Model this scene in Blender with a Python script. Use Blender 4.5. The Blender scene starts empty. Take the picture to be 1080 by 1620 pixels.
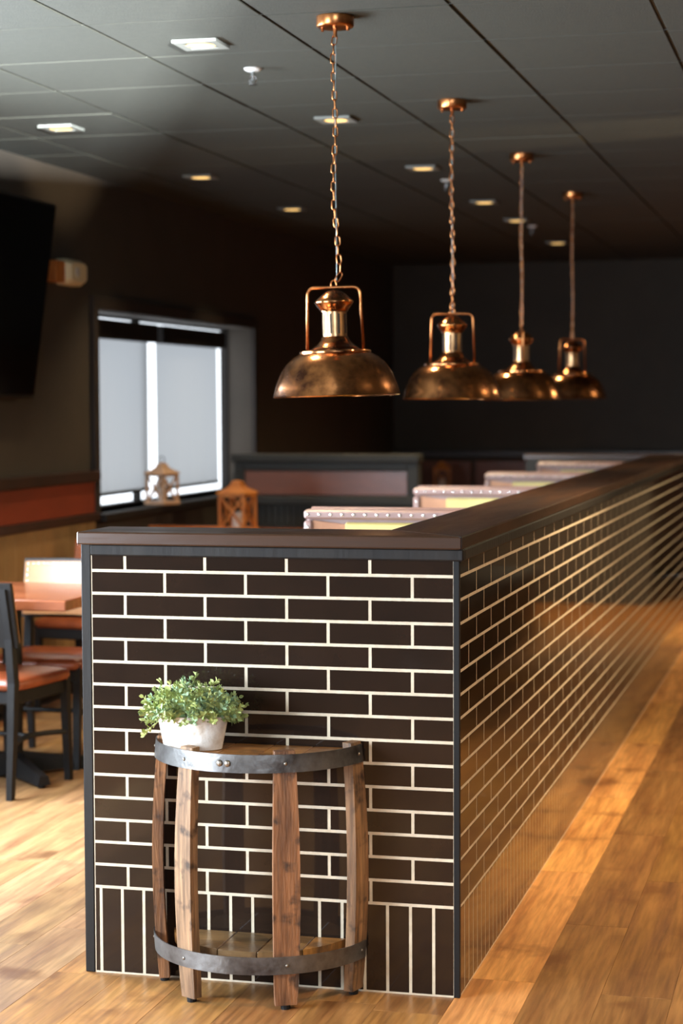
import bpy, bmesh, math, random
from mathutils import Vector, Matrix
random.seed(7)
R = math.radians
SC = bpy.context.scene
COL = SC.collection

# ------------------------------------------------------------------ camera
def cam_setup():
    yaw, pit, rol = .2514, -.0555, -.0045
    d = Vector((-math.sin(yaw)*math.cos(pit), math.cos(yaw)*math.cos(pit), math.sin(pit)))
    r = Vector((math.cos(yaw), math.sin(yaw), 0)); u = r.cross(d)
    r2 = r*math.cos(rol) + u*math.sin(rol); u2 = -r*math.sin(rol) + u*math.cos(rol)
    m = Matrix((r2, u2, -d)).transposed().to_4x4()
    m.translation = Vector((.9311, -4.804, 1.5125))
    c = bpy.data.cameras.new('camera'); o = bpy.data.objects.new('camera', c); COL.objects.link(o)
    o.matrix_world = m
    c.sensor_fit = 'VERTICAL'; c.sensor_height = 36; c.sensor_width = 24
    c.lens = 3081.6/1620*36
    c.dof.use_dof = True; c.dof.focus_distance = 5.15; c.dof.aperture_fstop = 3.0
    c.clip_end = 100
    SC.camera = o
cam_setup()

# ------------------------------------------------------------------ world, lights, exposure
vs = SC.view_settings
vs.view_transform = 'Standard'; vs.look = 'None'; vs.gamma = 1; vs.use_curve_mapping = False
vs.exposure = .8
w = bpy.data.worlds.new('overcast_sky'); SC.world = w; w.use_nodes = True
bg = w.node_tree.nodes['Background']
bg.inputs['Color'].default_value = (.86, .93, 1.0, 1); bg.inputs['Strength'].default_value = 1.7
try:
    SC.cycles.use_denoising = True; SC.cycles.max_bounces = 8; SC.cycles.sample_clamp_indirect = 6.0
    SC.cycles.caustics_reflective = False; SC.cycles.caustics_refractive = False
except Exception: pass

COOL = (.74, .87, 1.0); WARM = (1.0, .77, .46)
def area(name, loc, target, sx, sy, power, color, spread=180):
    l = bpy.data.lights.new(name, 'AREA'); l.shape = 'RECTANGLE'; l.size = sx; l.size_y = sy
    l.energy = power; l.color = color; l.spread = R(spread)
    o = bpy.data.objects.new(name, l); COL.objects.link(o); o.location = loc
    o.rotation_euler = (Vector(target)-Vector(loc)).to_track_quat('-Z', 'Y').to_euler()
    return o
# daylight entering at the two side windows in front of the bar and at an added, unseen window behind the photographer
area('window_daylight_near', (-2.95, -2.1, 1.2), (0, -1.2, .75), 2.2, 1.3, 235, COOL)
area('window_daylight_side', (-2.95, 1.35, 1.5), (0, 1.35, .6), 2.0, 1.15, 190, COOL)
area('added_rear_daylight', (1.4, -6.05, 1.96), (1.0, 0, 1.0), 1.8, .6, 75, COOL)
# added lamp outside, standing for glare thrown up onto the ceiling
area('added_outdoor_glare', (8.7, -20.0, .35), (.5, .0, 2.2), .45, .45, 7500, (.86, .95, 1.0), 60)

def spot(name, loc, power, cone=75, color=WARM, blend=.8, size=.05, tgt=None):
    l = bpy.data.lights.new(name, 'SPOT'); l.energy = power; l.color = color
    l.spot_size = R(cone); l.spot_blend = blend; l.shadow_soft_size = size
    o = bpy.data.objects.new(name, l); COL.objects.link(o); o.location = loc
    if tgt: o.rotation_euler = (Vector(tgt)-Vector(loc)).to_track_quat('-Z', 'Y').to_euler()
    return o

# ------------------------------------------------------------------ materials
def lin(c):
    return tuple((x/255/12.92 if x/255 <= .04045 else ((x/255+.055)/1.055)**2.4) for x in c)
MATS = {}
class NT:
    def __init__(s, m): s.t = m.node_tree; s.n = s.t.nodes; s.l = s.t.links
    def new(s, k, **kw):
        n = s.n.new(k)
        for a, b in kw.items(): setattr(n, a, b)
        return n
    def link(s, a, b): s.l.new(a, b)
def pmat(name, c, rough=.5, metal=0, var=None, scale=8, stretch=(1,1,1), bump=0, bscale=60, spec=.5, coat=0, rvar=0, detail=5, objcol=False, lo=.35, hi=.65, coords='Object'):
    """Principled material; var = second colour mixed in by noise; colours as sRGB 0-255."""
    m = bpy.data.materials.new(name); m.use_nodes = True; t = NT(m)
    b = t.n['Principled BSDF']
    b.inputs['Roughness'].default_value = rough; b.inputs['Metallic'].default_value = metal
    b.inputs['Specular IOR Level'].default_value = spec; b.inputs['Coat Weight'].default_value = coat
    b.inputs['Coat Roughness'].default_value = .1
    b.inputs['Base Color'].default_value = (*lin(c), 1)
    col = None
    if var or bump or rvar:
        tc = t.new('ShaderNodeTexCoord'); mp = t.new('ShaderNodeMapping'); mp.inputs['Scale'].default_value = stretch
        oi = t.new('ShaderNodeObjectInfo'); ad = t.new('ShaderNodeVectorMath', operation='ADD')
        ml = t.new('ShaderNodeMath', operation='MULTIPLY'); ml.inputs[1].default_value = 37
        t.link(oi.outputs['Random'], ml.inputs[0]); t.link(tc.outputs[coords], ad.inputs[0]); t.link(ml.outputs[0], ad.inputs[1])
        t.link(ad.outputs[0], mp.inputs['Vector'])
        nz = t.new('ShaderNodeTexNoise'); nz.inputs['Scale'].default_value = scale; nz.inputs['Detail'].default_value = detail
        nz.inputs['Roughness'].default_value = .62
        t.link(mp.outputs[0], nz.inputs['Vector'])
    if var:
        mr = t.new('ShaderNodeMapRange'); mr.inputs[1].default_value = lo; mr.inputs[2].default_value = hi
        t.link(nz.outputs['Fac'], mr.inputs[0])
        mx = t.new('ShaderNodeMix', data_type='RGBA'); mx.inputs['A'].default_value = (*lin(c), 1); mx.inputs['B'].default_value = (*lin(var), 1)
        t.link(mr.outputs[0], mx.inputs['Factor']); col = mx.outputs['Result']
    if objcol:
        oc = t.new('ShaderNodeObjectInfo'); m2 = t.new('ShaderNodeMix', data_type='RGBA', blend_type='MULTIPLY'); m2.inputs['Factor'].default_value = 1
        if col: t.link(col, m2.inputs['A'])
        else: m2.inputs['A'].default_value = (*lin(c), 1)
        t.link(oc.outputs['Color'], m2.inputs['B']); col = m2.outputs['Result']
    if col: t.link(col, b.inputs['Base Color'])
    if rvar:
        m3 = t.new('ShaderNodeMapRange'); m3.inputs[3].default_value = rough-rvar; m3.inputs[4].default_value = rough+rvar
        m3.inputs[1].default_value = lo; m3.inputs[2].default_value = hi
        t.link(nz.outputs['Fac'], m3.inputs[0]); t.link(m3.outputs[0], b.inputs['Roughness'])
    if bump:
        n2 = t.new('ShaderNodeTexNoise'); n2.inputs['Scale'].default_value = bscale; n2.inputs['Detail'].default_value = 4
        t.link(mp.outputs[0], n2.inputs['Vector'])
        bp = t.new('ShaderNodeBump'); bp.inputs['Strength'].default_value = bump; bp.inputs['Distance'].default_value = .004
        t.link(n2.outputs['Fac'], bp.inputs['Height']); t.link(bp.outputs[0], b.inputs['Normal'])
    MATS[name] = m
    return m
def emit(name, c, s):
    m = bpy.data.materials.new(name); m.use_nodes = True; t = NT(m)
    b = t.n['Principled BSDF']; b.inputs['Base Color'].default_value = (*lin(c), 1)
    b.inputs['Emission Color'].default_value = (*lin(c), 1); b.inputs['Emission Strength'].default_value = s
    return m

M_tile   = pmat('glazed_tile', (42,30,23), .07, var=(34,25,20), scale=3, spec=.5)
M_grout  = pmat('grout', (206,190,166), .85, var=(188,171,147), scale=30)
M_capw   = pmat('cap_wood', (72,47,31), .34, spec=.36, var=(44,29,20), scale=6, stretch=(1,.12,1), bump=.25, bscale=40, rvar=.08)
M_capx   = pmat('cap_wood_front', (72,47,31), .34, spec=.36, var=(44,29,20), scale=6, stretch=(.12,1,1), bump=.25, bscale=40, rvar=.08)
M_dkwood = pmat('dark_trim_wood', (38,33,29), .6, var=(26,22,20), scale=10, stretch=(1,1,.15), bump=.3, bscale=50, spec=.22)
M_casing = pmat('casing_wood', (44,32,24), .7, var=(34,25,20), scale=8)
M_black  = pmat('black_metal', (22,21,21), .5, metal=0, spec=.25)
M_frame  = pmat('chair_frame', (25,23,22), .5, var=(19,17,17), scale=12, bump=.1, spec=.3)
M_ceil   = pmat('ceiling_tile_paint', (58,57,47), .8, var=(52,51,42), scale=40, bump=.35, bscale=160)
M_grid   = pmat('ceiling_grid_paint', (46,45,40), .6)
M_wallup = pmat('dark_wall_paint', (66,57,48), .75, var=(60,52,43), scale=3)
M_back   = pmat('charcoal_wall_paint', (66,59,50), .8, var=(60,54,46), scale=3)
M_red    = pmat('red_brown_band', (140,56,30), .5, var=(112,44,24), scale=4, stretch=(1,.2,1))
M_rail   = pmat('rail_wood', (58,36,26), .4, var=(40,26,20), scale=6)
M_tan    = pmat('tan_wainscot', (158,124,80), .7, var=(144,112,72), scale=4)
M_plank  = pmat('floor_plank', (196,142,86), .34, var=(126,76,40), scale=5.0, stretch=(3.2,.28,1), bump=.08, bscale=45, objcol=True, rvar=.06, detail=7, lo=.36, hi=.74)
M_slab   = pmat('floor_far_boards', (150,98,48), .36, var=(112,68,32), scale=4, stretch=(5.5,.6,1))
M_bronze = pmat('aged_bronze', (214,144,90), .21, metal=1, var=(82,50,34), scale=11, rvar=.07, lo=.42, hi=.62, detail=8, bump=.05)
M_copper = pmat('copper_chain', (206,138,84), .28, metal=1, var=(150,88,50), scale=20)
M_neck   = pmat('neck_metal', (184,144,104), .3, metal=1, var=(110,76,48), scale=14)
M_slot   = pmat('dark_slot', (18,14,12), .7)
M_cord   = pmat('clear_cord', (150,160,158), .3)
M_white  = pmat('white_enamel', (222,220,214), .4)
M_trimw  = pmat('downlight_trim', (128,128,120), .5)
M_chrome = pmat('chrome', (225,225,225), .2, metal=1)
M_lens   = emit('downlight_lens', (255,206,124), 1.0)
M_can    = pmat('downlight_can', (214,170,96), .3, metal=.8)
M_steel  = pmat('hoop_steel', (120,118,116), .42, metal=.75, var=(58,50,46), scale=7, bump=.35, bscale=50, lo=.4, hi=.68)
M_stave  = pmat('barrel_stave', (160,126,94), .66, var=(70,46,32), scale=7, stretch=(3,3,.35), bump=.5, bscale=60, objcol=True, detail=8, lo=.4, hi=.75)
M_head   = pmat('barrel_head', (178,128,74), .28, var=(92,62,38), scale=6, stretch=(.5,3,1), bump=.25, objcol=True, detail=8, lo=.35, hi=.7)
M_rivet  = pmat('rivet', (150,140,128), .35, metal=.9)
M_pot    = pmat('whitewashed_pot', (232,222,212), .75, var=(196,176,156), scale=22, bump=.5, bscale=50, lo=.42, hi=.68)
M_leafA  = pmat('leaf_green', (184,190,136), .5, var=(134,150,96), scale=30, objcol=True)
M_soil   = pmat('pot_filling', (60,58,36), .9)
M_seat   = pmat('brown_vinyl', (150,76,42), .32, var=(122,58,32), scale=8, bump=.1)
M_tanv   = pmat('tan_vinyl', (184,126,72), .35, var=(168,112,62), scale=8)
M_orange = pmat('orange_vinyl', (206,110,40), .4, var=(186,96,34), scale=8)
M_nail   = pmat('nailhead', (235,232,228), .22, metal=.9)
M_tabtop = pmat('table_top_wood', (150,86,54), .2, var=(112,62,38), scale=6, stretch=(.3,2,1))
M_booth  = pmat('booth_leather', (150,120,112), .38, var=(132,102,95), scale=6, bump=.1)
M_boothy = pmat('booth_pad_olive', (204,184,112), .4, var=(188,168,98), scale=6, bump=.1)
M_boothp = pmat('booth_pad_tan', (190,140,106), .4, var=(170,120,90), scale=6, bump=.1)
M_shade  = None
M_lant   = pmat('lantern_wood', (206,128,56), .5, var=(170,96,40), scale=12)
M_lantw  = pmat('lantern_pale_wood', (204,164,130), .5, var=(180,140,108), scale=12)
M_teal   = pmat('slate_paint', (42,41,36), .6, var=(36,35,31), scale=5)
M_redw   = pmat('red_wood_panel', (124,70,46), .3, var=(96,54,36), scale=5, stretch=(.3,1,1))
M_screen = pmat('screen_glass', (6,6,7), .12)
M_plastic= pmat('ivory_plastic', (246,232,192), .45)
M_glassp = bpy.data.materials.new('window_glass'); M_glassp.use_nodes = True
_t = NT(M_glassp); _b = _t.n['Principled BSDF']; _t.n.remove(_b)
_g = _t.new('ShaderNodeBsdfTransparent'); _gl = _t.new('ShaderNodeBsdfGlossy'); _gl.inputs['Roughness'].default_value = .02
_mx = _t.new('ShaderNodeMixShader'); _mx.inputs[0].default_value = .06
_t.link(_g.outputs[0], _mx.inputs[1]); _t.link(_gl.outputs[0], _mx.inputs[2]); _t.link(_mx.outputs[0], _t.n['Material Output'].inputs['Surface'])
M_shade = bpy.data.materials.new('shade_fabric'); M_shade.use_nodes = True
_t = NT(M_shade); _b = _t.n['Principled BSDF']; _t.n.remove(_b)
_tr = _t.new('ShaderNodeBsdfTranslucent'); _tr.inputs['Color'].default_value = (.33, .335, .34, 1)
_df = _t.new('ShaderNodeBsdfDiffuse'); _df.inputs['Color'].default_value = (.35, .36, .37, 1)
_mx = _t.new('ShaderNodeMixShader'); _mx.inputs[0].default_value = .35
_t.link(_tr.outputs[0], _mx.inputs[1]); _t.link(_df.outputs[0], _mx.inputs[2]); _t.link(_mx.outputs[0], _t.n['Material Output'].inputs['Surface'])

def wood2(m, fine_stretch, fine_amt, blot_scale, blot_amt, blot_col, lo=.56, hi=.70):
    """adds fine grain streaks and dark weathered blotches to a pmat wood"""
    t = NT(m); b = t.n['Principled BSDF']; src = b.inputs['Base Color'].links[0].from_socket
    mp = [n for n in t.n if n.type == 'MAPPING'][0]; vec = mp.inputs['Vector'].links[0].from_socket
    m2 = t.new('ShaderNodeMapping'); m2.inputs['Scale'].default_value = fine_stretch; t.link(vec, m2.inputs['Vector'])
    n1 = t.new('ShaderNodeTexNoise'); n1.inputs['Scale'].default_value = 10; n1.inputs['Detail'].default_value = 6; t.link(m2.outputs[0], n1.inputs['Vector'])
    r1 = t.new('ShaderNodeMapRange'); r1.inputs[1].default_value = .35; r1.inputs[2].default_value = .65; r1.inputs[3].default_value = 1-fine_amt; r1.inputs[4].default_value = 1+fine_amt*.4
    t.link(n1.outputs['Fac'], r1.inputs[0])
    sc = t.new('ShaderNodeVectorMath', operation='SCALE'); t.link(src, sc.inputs[0]); t.link(r1.outputs[0], sc.inputs['Scale'])
    n2 = t.new('ShaderNodeTexNoise'); n2.inputs['Scale'].default_value = blot_scale; n2.inputs['Detail'].default_value = 7; t.link(vec, n2.inputs['Vector'])
    r2 = t.new('ShaderNodeMapRange'); r2.inputs[1].default_value = lo; r2.inputs[2].default_value = hi; r2.inputs[4].default_value = blot_amt; t.link(n2.outputs['Fac'], r2.inputs[0])
    mx = t.new('ShaderNodeMix', data_type='RGBA'); t.link(r2.outputs[0], mx.inputs['Factor']); t.link(sc.outputs[0], mx.inputs['A']); mx.inputs['B'].default_value = (*lin(blot_col), 1)
    t.link(mx.outputs['Result'], b.inputs['Base Color'])
wood2(M_plank, (9, .5, 1), .28, 4.5, .75, (92,52,28), .58, .72)
wood2(M_stave, (9, 9, .5), .42, 16, .85, (42,30,24), .54, .64)
wood2(M_head, (1, 9, 1), .3, 14, .75, (70,54,44), .55, .68)

# ------------------------------------------------------------------ mesh helpers
def mesh(name, bm, m, smooth=False, autosm=None):
    me = bpy.data.meshes.new(name); bmesh.ops.recalc_face_normals(bm, faces=bm.faces)
    if smooth:
        for f in bm.faces: f.smooth = True
        if autosm:
            for e in bm.edges:
                if len(e.link_faces) == 2 and e.calc_face_angle(0) > R(autosm): e.smooth = False
    bm.to_mesh(me); bm.free(); me.materials.append(m)
    return me
def link(name, me, parent=None, loc=(0,0,0), rot=(0,0,0), scale=None):
    o = bpy.data.objects.new(name, me); COL.objects.link(o); o.location = loc; o.rotation_euler = rot
    if scale: o.scale = scale
    o.parent = parent
    return o
def obj(name, bm, m, parent=None, smooth=False, autosm=40, loc=(0,0,0), rot=(0,0,0)):
    return link(name, mesh(name, bm, m, smooth, autosm), parent, loc, rot)
def empty(name, loc=(0,0,0), rz=0):
    o = bpy.data.objects.new(name, None); COL.objects.link(o); o.location = loc; o.rotation_euler = (0,0,rz); o.empty_display_size = .1
    return o
def tag(o, label, cat, group=None):
    o['label'] = label; o['category'] = cat
    if group: o['group'] = group
    return o
def struct(o): o['kind'] = 'structure'; return o
def copy_tree(o, parent=None):
    c = o.copy(); COL.objects.link(c); c.parent = parent
    for ch in list(o.children): copy_tree(ch, c)
    return c

def box(bm, x0, x1, y0, y1, z0, z1, bev=0, mat=None):
    g = bmesh.new()
    vs_ = [g.verts.new((x, y, z)) for x in (x0, x1) for y in (y0, y1) for z in (z0, z1)]
    for f in ((0,1,3,2),(4,6,7,5),(0,4,5,1),(2,3,7,6),(0,2,6,4),(1,5,7,3)): g.faces.new([vs_[i] for i in f])
    if bev: bmesh.ops.bevel(g, geom=g.edges[:], offset=bev, segments=1, affect='EDGES')
    join(bm, g, mat); return bm
def join(bm, g, mat=None):
    if mat is not None: bmesh.ops.transform(g, matrix=mat, verts=g.verts)
    mp = {v: bm.verts.new(v.co) for v in g.verts}
    for f in g.faces:
        try: nf = bm.faces.new([mp[v] for v in f.verts]); nf.smooth = f.smooth
        except ValueError: pass
    g.free()
def B(*a, **k):
    return box(bmesh.new(), *a, **k)
def lathe(prof, n=40, bm=None, caps=True, arc=None, mat=None):
    g = bmesh.new(); rings = []
    full = arc is None; a0, a1 = arc or (0, 2*math.pi); cnt = n if full else n+1
    for r, z in prof:
        rings.append([g.verts.new((r*math.cos(a0+(a1-a0)*i/n), r*math.sin(a0+(a1-a0)*i/n), z)) for i in range(cnt)])
    for a, b in zip(rings, rings[1:]):
        for i in range(n):
            j = (i+1) % cnt
            g.faces.new((a[i], a[j], b[j], b[i]))
    if caps and full:
        for rr in (rings[0], rings[-1]):
            try: g.faces.new(rr)
            except ValueError: pass
    if bm is None:
        if mat is not None: bmesh.ops.transform(g, matrix=mat, verts=g.verts)
        return g
    join(bm, g, mat); return bm
def tube(pts, r, n=8, closed=False, bm=None, caps=True):
    g = bmesh.new(); pts = [Vector(p) for p in pts]; rings = []; N = len(pts); up = None
    for i, p in enumerate(pts):
        if closed: t = (pts[(i+1) % N]-pts[i-1]).normalized()
        else: t = (pts[min(i+1, N-1)]-pts[max(i-1, 0)]).normalized()
        if up is None:
            up = Vector((0,0,1)) if abs(t.z) < .9 else Vector((1,0,0))
        a = t.cross(up).normalized(); b = a.cross(t).normalized(); up = b
        rr = r[i] if isinstance(r, (list, tuple)) else r
        rings.append([g.verts.new(p+a*rr*math.cos(2*math.pi*k/n)+b*rr*math.sin(2*math.pi*k/n)) for k in range(n)])
    for i in range(N if closed else N-1):
        a, b = rings[i], rings[(i+1) % N]
        for k in range(n): g.faces.new((a[k], a[(k+1) % n], b[(k+1) % n], b[k]))
    if caps and not closed:
        g.faces.new(rings[0]); g.faces.new(rings[-1])
    if bm is None: return g
    join(bm, g); return bm
def prism(poly, z0, z1, bm=None, bev=0):
    g = bmesh.new(); lo = [g.verts.new((x, y, z0)) for x, y in poly]; hi = [g.verts.new((x, y, z1)) for x, y in poly]
    g.faces.new(lo); g.faces.new(hi); n = len(poly)
    for i in range(n): g.faces.new((lo[i], lo[(i+1) % n], hi[(i+1) % n], hi[i]))
    if bev: bmesh.ops.bevel(g, geom=g.edges[:], offset=bev, segments=1, affect='EDGES')
    if bm is None: return g
    join(bm, g); return bm

# ------------------------------------------------------------------ room shell
XL, XR, YB, YF, ZC = -3.0, 5.6, 12.4, -6.2, 2.74
# floor: planks of 0.18 m laid along the bar; 300 nearest are pieces
floor = struct(link('floor', mesh('floor', B(XL-.25, XR+.2, YF-.2, YB+.2, -.12, -.012), M_slab)))
PW, PL = .1795, 1.22
pm = mesh('plank', B(-PW/2+.0003, PW/2-.0003, -PL/2+.0003, PL/2-.0003, -.0125, 0, bev=.0004), M_plank)
rp = random.Random(11)
npl = 0; far = bmesh.new()
for ci in range(-17, 30):
    xc = .168 - PW/2 + ci*PW
    if xc < XL+.05 or xc > XR-.1: continue
    off = rp.random()*PL
    for k in range(-7, 14):
        yc = -1.0 + off + k*PL
        if yc < YF or yc > YB-.3: continue
        inview = (xc < 2.1 and -2.2 < yc < 8.2) and not (-.95 < xc < -.12 and yc > 1.2) and (xc < .2+.14*(yc+3.5)) and (yc < 4.6 or xc > -.2)
        if inview and npl < 298:
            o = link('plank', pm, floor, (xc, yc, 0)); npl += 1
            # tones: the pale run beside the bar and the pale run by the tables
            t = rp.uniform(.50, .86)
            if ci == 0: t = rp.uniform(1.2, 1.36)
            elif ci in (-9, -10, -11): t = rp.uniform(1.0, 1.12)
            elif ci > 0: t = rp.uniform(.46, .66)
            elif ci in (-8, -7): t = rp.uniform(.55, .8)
            daylight_tint = 1.6 if xc < -1 else 1.0  # cool window light tinted into the planks on the left
            o.color = (t, t*rp.uniform(.95, 1.02)*(1+(daylight_tint-1)*.26), t*rp.uniform(.86, 1.0)*daylight_tint, 1)
        else:
            box(far, xc-PW/2+.0006, xc+PW/2-.0006, yc-PL/2+.001, yc+PL/2-.001, -.0125, 0)
fo = obj('far_planks', far, M_slab, floor); fo['kind'] = 'stuff'

# ceiling: grid with 0.604 m tiles
ceiling = struct(link('ceiling', mesh('ceiling', B(XL-.25, XR+.2, YF-.2, YB+.2, ZC+.02, ZC+.12), M_back)))
GX, GY, G0X, G0Y = .604, .608, -.25, 1.178
tm = mesh('ceiling_tile', B(-GX/2+.006, GX/2-.006, -GY/2+.004, GY/2-.004, 0, .018, bev=.002), M_ceil)
rc = random.Random(5); gridb = bmesh.new(); restc = bmesh.new()
for i in range(-5, 11):
    for j in range(-13, 20):
        xc, yc = G0X+(i+.5)*GX, G0Y+(j+.5)*GY
        if xc < XL+.1-.3 or xc > XR or yc < YF or yc > YB: continue
        hw = min(GX/2, max(.05, xc+GX/2-XL-.01) if xc-GX/2 < XL else GX/2)
        inview = -.2 < yc < 12.2 and xc < .5+.0*yc+.12*max(0, yc)
        if inview and hw >= GX/2-.001:
            o = link('ceiling_tile', tm, ceiling, (xc, yc, ZC+rc.uniform(-.0012, .0012)), (R(rc.uniform(-.12, .12)), R(rc.uniform(-.12, .12)), 0))
        else:
            box(restc, max(xc-GX/2+.006, XL+.005), xc+GX/2-.006, yc-GY/2+.004, yc+GY/2-.004, ZC, ZC+.018)
for i in range(-4, 11): box(gridb, G0X+i*GX-.004, G0X+i*GX+.004, YF, YB, ZC+.006, ZC+.02)
for j in range(-12, 19): box(gridb, XL, XR, G0Y+j*GY-.003, G0Y+j*GY+.003, ZC+.003, ZC+.02)
obj('grid_bars', gridb, M_grid, ceiling)
ro = obj('edge_tiles', restc, M_ceil, ceiling); ro['kind'] = 'stuff'

# left wall with the shaded window in view and two windows out of view
W1 = (5.13, 8.03, .92, 2.03); W2 = (.3, 2.4, .9, 2.1); W3 = (-3.6, -1.0, .55, 2.1)
def wall_with_holes(name, m, x0, x1, ya, yb, holes, z0=0, z1=ZC+.02):
    bm = bmesh.new(); y = ya
    for (h0, h1, s, t) in sorted(holes):
        box(bm, x0, x1, y, h0, z0, z1); box(bm, x0, x1, h0, h1, z0, s); box(bm, x0, x1, h0, h1, t, z1); y = h1
    box(bm, x0, x1, y, yb, z0, z1)
    return struct(obj(name, bm, m))
wl = wall_with_holes('wall_left', M_wallup, XL-.22, XL, YF-.2, YB+.2, [W1, W2, W3])
# wainscot on the left wall: rail, red band, lower rail, tan boards
bd = mesh('board', B(0, .018, -.0565, .0565, 0, .86, bev=.004), M_tan)
for y0, y1 in ((2.6, W1[0]-.04),):
    n = int((y1-y0)/.118)
    for k in range(n): link('board', bd, wl, (XL, y0+.059+k*.118, .03))
obj('red_band', B(XL, XL+.022, 2.5, W1[0]-.03, .93, 1.10, bev=.003), M_red, wl)
obj('upper_rail', B(XL, XL+.045, 2.5, W1[0]-.03, 1.10, 1.16, bev=.006), M_rail, wl)
obj('lower_rail', B(XL, XL+.04, 2.5, W1[0]-.03, .885, .93, bev=.006), M_rail, wl)
struct(obj('baseboard_left', B(XL, XL+.02, YF, YB, 0, .1, bev=.004), M_dkwood))

back = struct(obj('wall_back', B(XL-.2, XR+.2, YB, YB+.2, 0, ZC+.02), M_back))
bw = mesh('wainscot_panel', B(-.32, .32, -.03, 0, .05, 1.0, bev=.01), M_redw)
for k in range(8): link('wainscot_panel', bw, back, (-2.6+k*.67, YB, 0))
obj('wainscot_cap', B(XL, 3.0, YB-.06, YB, 1.03, 1.09, bev=.008), M_rail, back)
wr = struct(obj('wall_right', B(XR, XR+.2, YF, YB, 0, ZC+.02), M_wallup))
struct(obj('wall_aisle_end', B(.45, XR, 9.8, 9.95, 0, ZC+.02), M_back))
# wall behind the photographer; unseen opening added and sized to shape the ceiling glare
W4 = (.4, 2.40, 1.73, 2.30)
bmw = bmesh.new()
for a in ((XL-.2, W4[0], 0, ZC+.02), (W4[1], XR+.2, 0, ZC+.02), (W4[0], W4[1], 0, W4[2]), (W4[0], W4[1], W4[3], ZC+.02)):
    box(bmw, a[0], a[1], YF-.1, YF, a[2], a[3])
struct(obj('wall_front', bmw, M_wallup))

def window(name, W, x, mull=True):
    y0, y1, z0, z1 = W
    e = struct(empty(name, (x, (y0+y1)/2, z0))); l = -(y1-y0)/2; r = -l; h = z1-z0
    def loc(bm, nm, m): o = obj(nm, bm, m, e); return o
    f = bmesh.new()
    box(f, -.22, -.17, l, l+.015, 0, h); box(f, -.22, -.17, r-.015, r, 0, h); box(f, -.22, -.17, l, r, h-.015, h); box(f, -.22, -.17, l, r, 0, .015)
    loc(f, 'window_frame', M_dkwood)
    ym = l + (.40)*(r-l) if mull else 0
    loc(B(-.215, -.175, ym-.02, ym+.02, .012, h-.012), 'mullion', M_dkwood)
    loc(B(-.199, -.195, l+.012, ym-.015, .012, h-.012), 'pane', M_glassp); loc(B(-.199, -.195, ym+.015, r-.012, .012, h-.012), 'pane', M_glassp)
    c = bmesh.new()
    box(c, -.0, .03, l-.07, l, -.02, h+.07, bev=.004); box(c, -.0, .03, r, r+.07, -.02, h+.07, bev=.004); box(c, 0, .03, l, r, h, h+.07, bev=.004)
    loc(c, 'casing', M_casing)
    loc(B(-.17, .07, l-.02, r+.02, -.045, 0, bev=.006), 'window_sill', M_dkwood)
    return e
window('window_1', W1, XL); window('window_2', W2, XL); window('window_3', W3, XL)

# roller shades hanging in the window
def roller_shade(y0, y1, z0, label, wob):
    e = empty('roller_shade', (XL-.10, (y0+y1)/2, 1.925)); tag(e, label, 'window shade', 'roller shades in the window')
    g = bmesh.new(); n = 28; hw = (y1-y0)/2; rows = 6; ver = []
    for j in range(rows+1):
        z = -(1.925-z0)*j/rows
        ver.append([g.verts.new((-.03+.006*math.sin(i*.9+wob)*(j/rows)+.004*math.sin(i*.37), -hw+2*hw*i/n, z)) for i in range(n+1)])
    for j in range(rows):
        for i in range(n): g.faces.new((ver[j][i], ver[j][i+1], ver[j+1][i+1], ver[j+1][i]))
    f = obj('fabric', g, M_shade, e, smooth=True)
    obj('roller', tube([(-.03, -hw-.01, .0), (-.03, hw+.01, .0)], .022, 12), M_black, e, smooth=True)
    obj('bottom_bar', B(-.04, -.022, -hw, hw, z0-1.925-.012, z0-1.925+.008, bev=.003), M_teal, e)
    obj('valance', B(-.02, .03, -hw-.01, hw+.01, -.04, .068, bev=.004), M_dkwood, e)
    return e
roller_shade(5.25, 6.335, 1.005, 'narrower pale grey roller shade in the left half of the window', 0)
roller_shade(6.46, 7.68, .995, 'pale grey roller shade in the right half of the window, beside the dark jamb', 2)

# ------------------------------------------------------------------ tiled half wall (U-shaped booth divider)
hw = tag(empty('half_wall', (0, 0, 0)), 'waist-high partition wall clad in dark glossy tiles with pale grout and wooden cap', 'partition wall')
RP, CP, SP, ZS = .0603, .2207, .0602, .2321
GR = .0080; WLEN = 7.88; WX = -1.0
core = bmesh.new()
box(core, WX, .0012, -.0012, .19, 0, 1.12); box(core, -.21, .0012, .19, WLEN-.02, 0, 1.12); box(core, -1.03, .0012, WLEN-.22, WLEN, 0, 1.12)
obj('grout_bed', core, M_grout, hw)
TCACHE = {}
def tile_mesh(L, H):
    k = (round(L, 4), round(H, 4))
    if k not in TCACHE:
        g = bmesh.new(); D = .0062; b = .0005
        p0 = [(-L/2, -H/2), (L/2, -H/2), (L/2, H/2), (-L/2, H/2)]
        r0 = [g.verts.new((x, 0, z)) for x, z in p0]
        r1 = [g.verts.new((x, -D+b*.8, z)) for x, z in p0]
        r2 = [g.verts.new((x-math.copysign(b, x), -D, z-math.copysign(b, z))) for x, z in p0]
        for a, c in ((r0, r1), (r1, r2)):
            for i in range(4): g.faces.new((a[i], a[(i+1) % 4], c[(i+1) % 4], c[i]))
        g.faces.new(r2)
        TCACHE[k] = mesh('tile', g, M_tile)
    return TCACHE[k]
rt = random.Random(3)
tiles = []   # (name, a0, a1, z0, z1, side)
zline = lambda k: ZS + (14-k)*RP
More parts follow.
